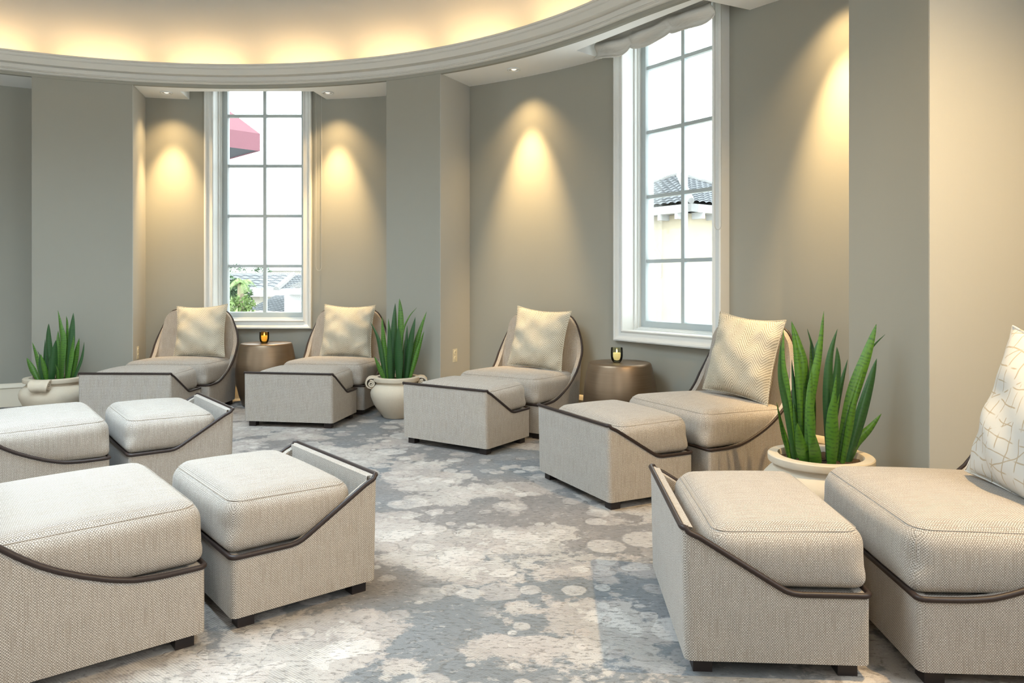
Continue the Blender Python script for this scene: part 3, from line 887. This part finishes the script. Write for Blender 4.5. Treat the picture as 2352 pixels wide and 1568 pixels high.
PL2 = [(50, -.3, (1330, 340), (1400, 500), (1440, 700), (1470, 900)), (58, -.2, (1437, 290), (1455, 600), (1480, 905)), (72, .1, (1555, 160), (1540, 480), (1525, 905)),
 (62, .3, (1590, 115), (1603, 350), (1580, 905)), (88, -.6, (1603, 370), (1600, 640), (1600, 908)), (18, .3, (1760, 202), (1680, 300), (1620, 480), (1600, 900)),
 (66, -.2, (1757, 290), (1705, 540), (1660, 905)), (46, .2, (1668, 375), (1652, 600), (1640, 905)), (62, .1, (1858, 240), (1785, 450), (1720, 700), (1680, 890)),
 (44, -.3, (1842, 425), (1770, 650), (1690, 890)), (46, -.4, (1370, 665), (1420, 790), (1470, 895)), (52, .4, (1480, 310), (1500, 560), (1510, 900)),
 (54, -.1, (1405, 520), (1435, 700), (1475, 900)), (60, -.7, (1520, 330), (1510, 620), (1520, 905)), (50, .7, (1630, 520), (1630, 700), (1620, 900))]
PL1 = [(50, -.2, (232, 610), (270, 700), (330, 805)), (46, -.3, (290, 480), (318, 620), (350, 805)), (34, .2, (278, 560), (330, 690), (355, 805)), (42, .1, (352, 460), (352, 640), (375, 805)),
 (52, -.1, (405, 325), (400, 500), (425, 805)), (62, .2, (450, 215), (472, 350), (495, 500), (480, 805)), (40, .5, (490, 265), (502, 400), (500, 805)), (24, .6, (548, 288), (520, 400), (500, 805)),
 (66, .0, (602, 235), (580, 420), (555, 805)), (66, -.7, (532, 455), (495, 630), (460, 808)), (56, -.2, (627, 425), (600, 560), (560, 805)), (46, .1, (642, 450), (612, 600), (575, 805)),
 (40, -.1, (704, 480), (672, 620), (595, 790)), (42, -.6, (392, 570), (410, 690), (425, 808)), (36, -.5, (372, 590), (370, 700), (385, 806)), (52, .4, (430, 390), (440, 600), (445, 805)), (30, -.8, (540, 650), (540, 720), (530, 806)), (44, .5, (560, 400), (530, 600), (500, 805))]
plant((-3.885, 6.30, 0), 'leafy snake plant in a cream stone urn, at far left against the left pier', PL1, 448, 806, 1, 6.30 / F_PX / 3.675, 1.19, (278, 98), 11, .345, 1.0)
plant((-.985, 6.33, 0), 'snake plant in cream stone urn between the two windows, against middle pier', PL2, 1572, 900, 1, 6.33 / F_PX / 4.2, 1.0, (8, 188), 12, .345, 1.0)
plant((1.44, 3.46, 0), 'largest snake plant, stone pot behind the right foreground ottoman', PL3, 585, 1290, 1, 3.46 / F_PX / 3.564, 1.18, (), 13, .345, 1.0)

# ------------------------------------------------------------------ downlights
def downlight(ang, label, power, size=100, tilt=0.0, r=None, core=0):
    r = r or RR(ang) + .236; p = pol(ang, r, ZS)
    t = thing('recessed_downlight', label, 'ceiling light', p - Vector((0, 0, .006)), 0, 'recessed downlights')
    mb = MB(); mb.lathe([(.058, .0055), (.058, .000), (.054, -.004), (.046, -.005), (.044, .0), (.043, .0055)], 36); mb.obj('trim_ring', M['trim'], t)
    mb = MB(); mb.lathe([(.0435, .0005), (.038, .0035), (.030, .0045), (.001, .0048)], 30); mb.obj('reflector', M['chrome'], t)
    mb = MB(); mb.lathe([(.022, .0035), (.016, -.0005), (.001, -.0015)], 20); mb.obj('lamp', M['lamp'], t)
    if power: spot(p - Vector((0, 0, .03)), pol(ang, r + tilt, 0), power, size)
    if core: spot(p - Vector((0, 0, .03)), pol(ang, r + .38, 0), core, 48)
downlight(-10.6, 'small round downlight in the soffit left of the left window', 34, 98, .45, core=350)
downlight(10.3, 'small round downlight in the soffit right of the left window', 34, 98, .45, core=350)
downlight(36.7, 'small round downlight in the soffit left of the right window', 38, 98, .45, core=410)
downlight(72.5, 'downlight above the frame, in the soffit over the chair by the largest plant', 46, 100, .45, core=470)
downlight(102.4, 'downlight above the frame, in the soffit over the right foreground chair', 320, 155, -.3, 4.36)

# ------------------------------------------------------------------ outlets, shade, chains
def outlet(ang, rad, z, sgn, label):
    t = thing('wall_outlet', label, 'outlet', pol(ang, rad, z), -radians(ang) + (0 if sgn > 0 else pi), 'wall outlets')
    # local: y radial outwards, +x out of the wall
    mb = MB(); mb.box(0, .006, -.036, .036, -.058, .058); mb.obj('cover_plate', M['plate'], t, smooth_on=False)
    for dz in (-.026, .026):
        mb = MB(); mb.lathe([(.017, 0), (.016, .003), (.001, .003)], 20)
        mb.V = [(v[2] + .006, v[0], v[1] + dz) for v in mb.V]; s = mb.obj('socket', M['plate'], t)
        mb = MB()
        for dy in (-.007, .007): mb.box(.009, .0098, dy - .0013, dy + .0013, dz - .002, dz + .008)
        mb.obj('slots', M['slot'], s, smooth_on=False)
outlet(A_M1, 4.235, 1.15 - 168 * 6.62 / F_PX, 1, 'ivory wall outlet beside the middle pier, right of the middle plant')
outlet(A_L1, 4.18, 1.15 - 162 * 6.94 / F_PX, 1, 'ivory wall outlet beside the left pier, above the leftmost ottoman')

def roman_shade(ang):
    t = thing('roman_shade', 'raised linen window shade gathered at the top of the right window', 'window shade', pol(ang, 0, 0), -radians(ang))
    U, D = .585, 4.30; V = []; Fc = []; nu, nv = 60, 26
    for j in range(nv + 1):
        for i in range(nu + 1):
            u = -1 + 2 * i / nu; q = j / nv
            sw = abs(sin((u + 1) * pi * 1.5)) ** .8
            drop = .40 + .055 * sw - .02 * abs(u)
            fold = .045 * sin(q * 7 * pi + .5 * sin(u * 5)) * (.35 + .65 * sw)
            z = 3.30 - drop * q; y = D + fold - .035 * q * (.5 + .5 * sw) + .006 * sin(u * 14 + q * 9)
            V.append((u * U + .02 * sin(q * 7) * (u), y, z + .012 * sin(u * 9 + 2) * q))
    for j in range(nv):
        for i in range(nu):
            a = j * (nu + 1) + i; Fc.append((a, a + 1, a + nu + 2, a + nu + 1))
    o = link_mesh('shade_cloth', V, Fc, M['linen'], t, angle=180)
    md = o.modifiers.new('thick', 'SOLIDIFY'); md.thickness = .006
    mb = MB(); mb.box(-U, U, D - .02, D + .05, 3.29, 3.335); mb.obj('head_rail', M['trim'], t, smooth_on=False)
    chain_pts(t, .53, 4.36, 1.535, 3.29)
def chain_pts(parent, u, d, zlow, ztop, name='bead_chain'):
    P = [(u, d, ztop - (ztop - zlow) * i / 30) for i in range(31)] + [(u + .055 * (1 - cos(pi * i / 8)) / 2, d, zlow - .035 * sin(pi * i / 8)) for i in range(1, 8)] + [(u + .055, d, zlow + (ztop - zlow) * i / 30) for i in range(31)]
    mb = MB(); mb.tube(P, .0022, 5); return mb.obj(name, M['chain'], parent)
roman_shade(W2A)
t = thing('shade_chain', 'thin bead chain loop hanging right of the left window', 'blind chain', pol(W1A, 0, 0), -radians(W1A)); chain_pts(t, .585, 4.40, 1.30, 3.33, 'chain_loop')

# ------------------------------------------------------------------ outside
M['stucco'] = plain('cream_stucco', (.33, .285, .205), .9, var=.08, scale=3)
M['stucco2'] = plain('pale_stucco', (.33, .31, .26), .9, var=.06, scale=3)
M['white'] = plain('white_fascia', (.36, .36, .35), .7, var=.03)
M['tile'] = plain('grey_roof_tile', (.085, .092, .098), .8, var=.35, scale=4)
M['tile2'] = plain('pale_roof_tile', (.15, .15, .145), .8, var=.35, scale=6)
M['red'] = plain('red_canvas', (.15, .062, .075), .85, var=.1, scale=30)
M['under'] = plain('canopy_lining', (.045, .05, .06), .9, var=.3, scale=80)
M['palm'] = plain('palm_green', (.15, .22, .075), .6, var=.4, scale=9)
M['shrub'] = plain('shrub_green', (.085, .14, .075), .8, var=.5, scale=7)
M['bark'] = plain('palm_trunk', (.20, .16, .11), .9, var=.3)
M['ground'] = plain('courtyard_paving', (.22, .20, .17), .9, var=.1, scale=1)
mb = MB(); mb.box(-60, 60, 8.2, 90, -4.3, -4.2); struct(mb.obj('ground_courtyard', M['ground'], smooth_on=False))

def tile_plane(mb, A, B, C, D, pitch=.30, course=.38, amp=.05, dens=5):
    """A-B eave, D-C upper edge; barrel tiles running up the slope"""
    A, B, C, D = map(Vector, (A, B, C, D)); nrm = (B - A).cross(D - A).normalized()
    if nrm.z < 0: nrm = -nrm
    L = (B - A).length; H = max((D - A).length, (C - B).length)
    e = (B - A).normalized(); nu = max(4, int(L / pitch) * dens); nr = max(2, int(H / course))
    V = []; Fc = []
    for r in range(nr):
        for q in (0, 1):
            t = (r + q) / nr
            P0 = A.lerp(D, t); P1 = B.lerp(C, t)
            for i in range(nu + 1):
                p = P0.lerp(P1, i / nu); s = (p - A).dot(e) / pitch
                V.append(p + nrm * (amp * abs(sin(pi * s)) + (.035 if q == 0 else .0)))
    for k in range(2 * nr - 1):
        for i in range(nu): a = k * (nu + 1) + i; Fc.append((a, a + 1, a + nu + 2, a + nu + 1))
    mb.add(V, Fc)

# tower with a pyramid tile roof seen through the right window
tw = thing('tiled_roof_tower', 'cream stucco tower with grey hipped tile roof outside the right window', 'building', (5.44, 24.2, -4.2))
c0 = Vector((4.84, 20.0, 0)); dl = Vector((-.6, .8, 0)); dr = Vector((.8, .6, 0)); ctr = Vector((5.44, 24.2, 0))
off = Vector((5.44, 24.2, -4.2))
def tl(p, z): return Vector((p.x, p.y, z)) - off
EZ, AZ = 3.30, 4.62
cn = [c0, c0 + dl * 6, c0 + dl * 6 + dr * 6, c0 + dr * 6]
mb = MB(); ap = tl(ctr, AZ)
for i in range(4): 
    a, b = cn[i], cn[(i + 1) % 4]; tile_plane(mb, tl(a, EZ), tl(b, EZ), ap, ap, .27, .33, .045)
rf = mb.obj('roof', M['tile'], tw, angle=60)
mb = MB()
for i in range(4):
    P = [tl(cn[i], EZ + .05).lerp(ap + Vector((0, 0, .04)), k / 14) for k in range(15)]
    mb.tube(P, [.10 if k % 2 else .085 for k in range(15)], 8)
mb.obj('ridge_tiles', M['tile2'], rf)
mb = MB()
for i in range(4):
    a, b = cn[i], cn[(i + 1) % 4]; n = ((a + b) / 2 - ctr).normalized()
    P = [tl(a, 3.06), tl(b, 3.06), tl(b, 3.28), tl(a, 3.28), tl(a - n * .3, 3.06), tl(b - n * .3, 3.06), tl(b - n * .3, 3.28), tl(a - n * .3, 3.28)]
    mb.add(P, [(0, 1, 2, 3), (4, 7, 6, 5), (0, 4, 5, 1), (3, 2, 6, 7), (0, 3, 7, 4), (1, 5, 6, 2)])
mb.obj('fascia', M['white'], tw, smooth_on=False)
R4 = Matrix(((dr.x, dl.x, 0, ctr.x - off.x), (dr.y, dl.y, 0, ctr.y - off.y), (0, 0, 1, 0), (0, 0, 0, 1)))
mb = MB(); mb.box(-2.6, 2.6, -2.6, 2.6, 0, 3.06 - off.z, R4); mb.obj('wall', M['stucco'], tw, smooth_on=False)
for k in range(9):
    for s in (0, 1):
        q = -2.5 + k * .62; mb = MB()
        if s: mb.box(q, q + .10, -2.98, -2.58, 2.90 - off.z, 3.07 - off.z, R4)
        else: mb.box(-2.98, -2.58, q, q + .10, 2.90 - off.z, 3.07 - off.z, R4)
        mb.obj('bracket', M['white'], tw, smooth_on=False)
for s in (0, 1):                                    # blind arches in the stucco
    P = []
    for i in range(17):
        a = pi * i / 16; q = .42 * cos(a); z = 1.75 - off.z + .45 * sin(a)
        P.append(R4 @ (Vector((-2.61, -1.15 + q, z)) if not s else Vector((-.35 + q, -2.61, z))))
    P = [P[0] - Vector((0, 0, .45))] + P + [P[-1] - Vector((0, 0, .45))]
    mb = MB(); mb.tube(P, .035, 6); mb.obj('arch_moulding', M['stucco2'], tw)

# long house with tile roof, seen low through the left window
def hx(px, Z): return (px - 1176) / F_PX * Z
def hz(py, Z): return EYE + (HZ - py) / F_PX * Z
lh = thing('tiled_roof_house', 'long low house with grey barrel tile roof seen through the left window', 'building', (-11, 33, -4.2))
o3 = Vector((-11, 33, -4.2))
def L(px, py, Z): return Vector((hx(px, Z), Z, hz(py, Z))) - o3
mb = MB(); tile_plane(mb, L(430, 665, 30), L(634, 665, 30), L(674, 631, 33), L(430, 631, 33), .42, .5, .06)
tile_plane(mb, L(634, 665, 30), L(740, 660, 36), L(740, 628, 37), L(674, 631, 33), .42, .36, .03)
lr = mb.obj('roof', M['tile'], lh, angle=60)
mb = MB(); mb.tube([L(634, 664, 29.95).lerp(L(674, 630, 33), k / 12) for k in range(13)], .12, 7); mb.tube([L(430, 630.5, 33), L(674, 630.5, 33)], .10, 7); mb.obj('ridge_tiles', M['tile2'], lr)
mb = MB(); a, b = L(430, 665, 30), L(740, 665, 30); mb.box(a.x, b.x, a.y - .1, a.y + .3, a.z - .28, a.z - .02); mb.obj('fascia', M['white'], lh, smooth_on=False)
mb = MB(); mb.box(a.x, b.x, a.y + .3, a.y + 6, 0, a.z - .2); mb.obj('wall', M['stucco2'], lh, smooth_on=False)
fb = thing('flat_roof_block', 'pale flat-roofed block behind the tiled house, through the left window', 'building', (hx(680, 46), 46, -4.2))
mb = MB(); mb.box(hx(606, 46) - hx(680, 46), 6, 0, 5, 0, hz(616, 46) + 4.2); mb.obj('wall', M['stucco2'], fb, smooth_on=False)
mb = MB(); mb.box(hx(604, 46) - hx(680, 46), 6.1, -.15, 5.1, hz(622, 46) + 4.2, hz(613, 46) + 4.2); mb.obj('parapet', M['white'], fb, smooth_on=False)
sw = thing('side_wing', 'white side wing with pale tile roof at right of the left window view', 'building', (hx(690, 24), 24, -4.2))
o4 = Vector((hx(690, 24), 24, -4.2))
def S(px, py, Z): return Vector((hx(px, Z), Z, hz(py, Z))) - o4
mb = MB(); a = S(653, 668, 24); mb.box(a.x, a.x + 3, 0, 3, 0, a.z); mb.obj('wall', M['white'], sw, smooth_on=False)
mb = MB(); tile_plane(mb, S(655, 662, 23.7), S(740, 668, 23.7), S(740, 640, 26.5), S(705, 642, 26.5), .3, .25, .02); mb.obj('roof', M['tile2'], sw, angle=60)
a = S(656, 666, 23.7); mb = MB(); mb.box(a.x, a.x + 3, -.35, .0, a.z - .14, a.z + .03); mb.obj('fascia', M['white'], sw, smooth_on=False)
lw = thing('lean_to_roof', 'lower grey lean-to tile roof below the long house, through left window', 'building', (hx(620, 26), 26, -4.2))
o5 = Vector((hx(620, 26), 26, -4.2))
def Lw(px, py, Z): return Vector((hx(px, Z), Z, hz(py, Z))) - o5
mb = MB(); tile_plane(mb, Lw(566, 714, 24.3), Lw(656, 719, 23.9), Lw(656, 679, 27.8), Lw(634, 679, 28), .3, .22, .018); mb.obj('roof', M['tile'], lw, angle=60)
a, b = Lw(570, 717, 24.5), Lw(653, 722, 24.2); mb = MB(); mb.box(a.x, b.x, a.y, a.y + 3, 0, min(a.z, b.z) - .02); mb.obj('wall', M['stucco2'], lw, smooth_on=False)

# red canopy outside the left window
cp = thing('red_canopy', 'red fabric canopy with dark underside outside the left window, upper left', 'canopy', (-5.45, 11.14, -4.2))
o6 = Vector((-5.45, 11.14, -4.2)); k0 = Vector((-3.74, 11.0, 0)); da = Vector((-.71, -.70, 0)); db = Vector((-.70, .71, 0)); LN = 2.45
cc = [k0, k0 + da * LN, k0 + da * LN + db * LN, k0 + db * LN]; top = k0 + da * LN / 2 + db * LN / 2
def K(p, z): return Vector((p.x, p.y, z)) - o6
ZB, ZT, ZA = 3.095, 3.354, 4.65
mb = MB()
for i in range(4): a, b = cc[i], cc[(i + 1) % 4]; mb.add([K(a, ZT), K(b, ZT), K(top, ZA)], [(0, 1, 2)])
cv = mb.obj('canopy_cloth', M['red'], cp, smooth_on=False)
mb = MB()
for i in range(4): a, b = cc[i], cc[(i + 1) % 4]; mb.add([K(a, ZB), K(b, ZB), K(b, ZT), K(a, ZT)], [(0, 1, 2, 3)])
mb.obj('valance', M['red'], cv, smooth_on=False)
mb = MB(); mb.add([K(p, ZB + .02) for p in cc], [(3, 2, 1, 0)]); mb.obj('lining', M['under'], cp, smooth_on=False)
mb = MB(); mb.tube([K(top, -4.2), K(top, 4.6)], .06, 10); mb.obj('pole', M['bark'], cp)

# palm and shrubs
pr = random.Random(5)
def palm(px, py, Z, rad, label):
    b = Vector((hx(px, Z), Z, -4.2)); t = thing('palm_tree', label, 'tree', b); h = hz(py, Z) + 4.2
    mb = MB(); mb.tube([(0.02 * sin(k), 0, h * k / 12) for k in range(13)], [.13 - .05 * k / 12 for k in range(13)], 9); mb.obj('trunk', M['bark'], t)
    for k in range(17):
        az = 2 * pi * k / 17 + pr.uniform(-.15, .15); el = pr.uniform(.1, 1.2); Lf = rad * pr.uniform(.85, 1.15)
        d = Vector((cos(az), sin(az), 0)); mb = MB(); P = []
        for i in range(9):
            s = i / 8; P.append(Vector((0, 0, h)) + d * (Lf * s * cos(el) * (1 - .15 * s)) + Vector((0, 0, Lf * (s * sin(el) - s * s * .75))))
        mb.tube(P, [.018 * (1 - .8 * i / 8) for i in range(9)], 4)
        sd = Vector((-d.y, d.x, 0))
        for i in range(1, 9):
            for sg in (-1, 1):
                for q in (0, .5):
                    p = P[i].lerp(P[i - 1], q); tip = p + sd * (sg * Lf * .24) + d * (.12 * Lf) + Vector((0, 0, -.16 * Lf)); w = (P[i] - P[i - 1]).normalized() * (.035 * Lf)
                    mb.add([p, p + w, tip], [(0, 1, 2)])
        mb.obj('frond', M['palm'], t, smooth_on=False)
palm(554, 652, 20, .52, 'small palm tree outside the lower left window panes')
def shrub(px, py, Z, rx, rz, label, mat, n=420):
    c = Vector((hx(px, Z), Z, hz(py, Z))); b = Vector((c.x, c.y, -4.2)); t = thing('leafy_tree', label, 'tree', b, 0, None)
    mb = MB(); mb.tube([(0, 0, 0), (0.03, 0, c.z + 4.2)], [.08, .03], 7); mb.obj('trunk', M['bark'], t)
    mb = MB()
    for k in range(n):
        v = Vector((pr.gauss(0, 1), pr.gauss(0, 1), pr.gauss(0, 1))).normalized() * pr.uniform(.45, 1.0)
        p = Vector((v.x * rx, v.y * rx * .7, v.z * rz + c.z + 4.2)); a = Vector((pr.gauss(0, 1), pr.gauss(0, 1), pr.gauss(0, 1))).normalized(); q = a.cross(Vector((.3, .5, .8))).normalized(); s = .075 * pr.uniform(.6, 1.3)
        mb.add([p - a * s, p + q * s * .5, p + a * s, p - q * s * .5], [(0, 1, 2, 3)])
    mb.obj('foliage', mat, t, smooth_on=False)
shrub(552, 706, 19.5, .42, .36, 'low flowering shrub below the small palm, outside the left window', M['palm'])
shrub(556, 680, 22.5, .35, .42, 'dark green bush right behind the small palm trunk outside', M['shrub'])
shrub(522, 668, 21.5, .42, .52, 'green tree at the left edge of the left window view', M['shrub'], 600)
shrub(540, 622, 44, .75, .5, 'distant tree crown rising above the tiled roof, left pane', M['shrub'])
shrub(601, 622, 44, .6, .42, 'distant tree crown rising above the tiled roof, near centre bar', M['shrub'])
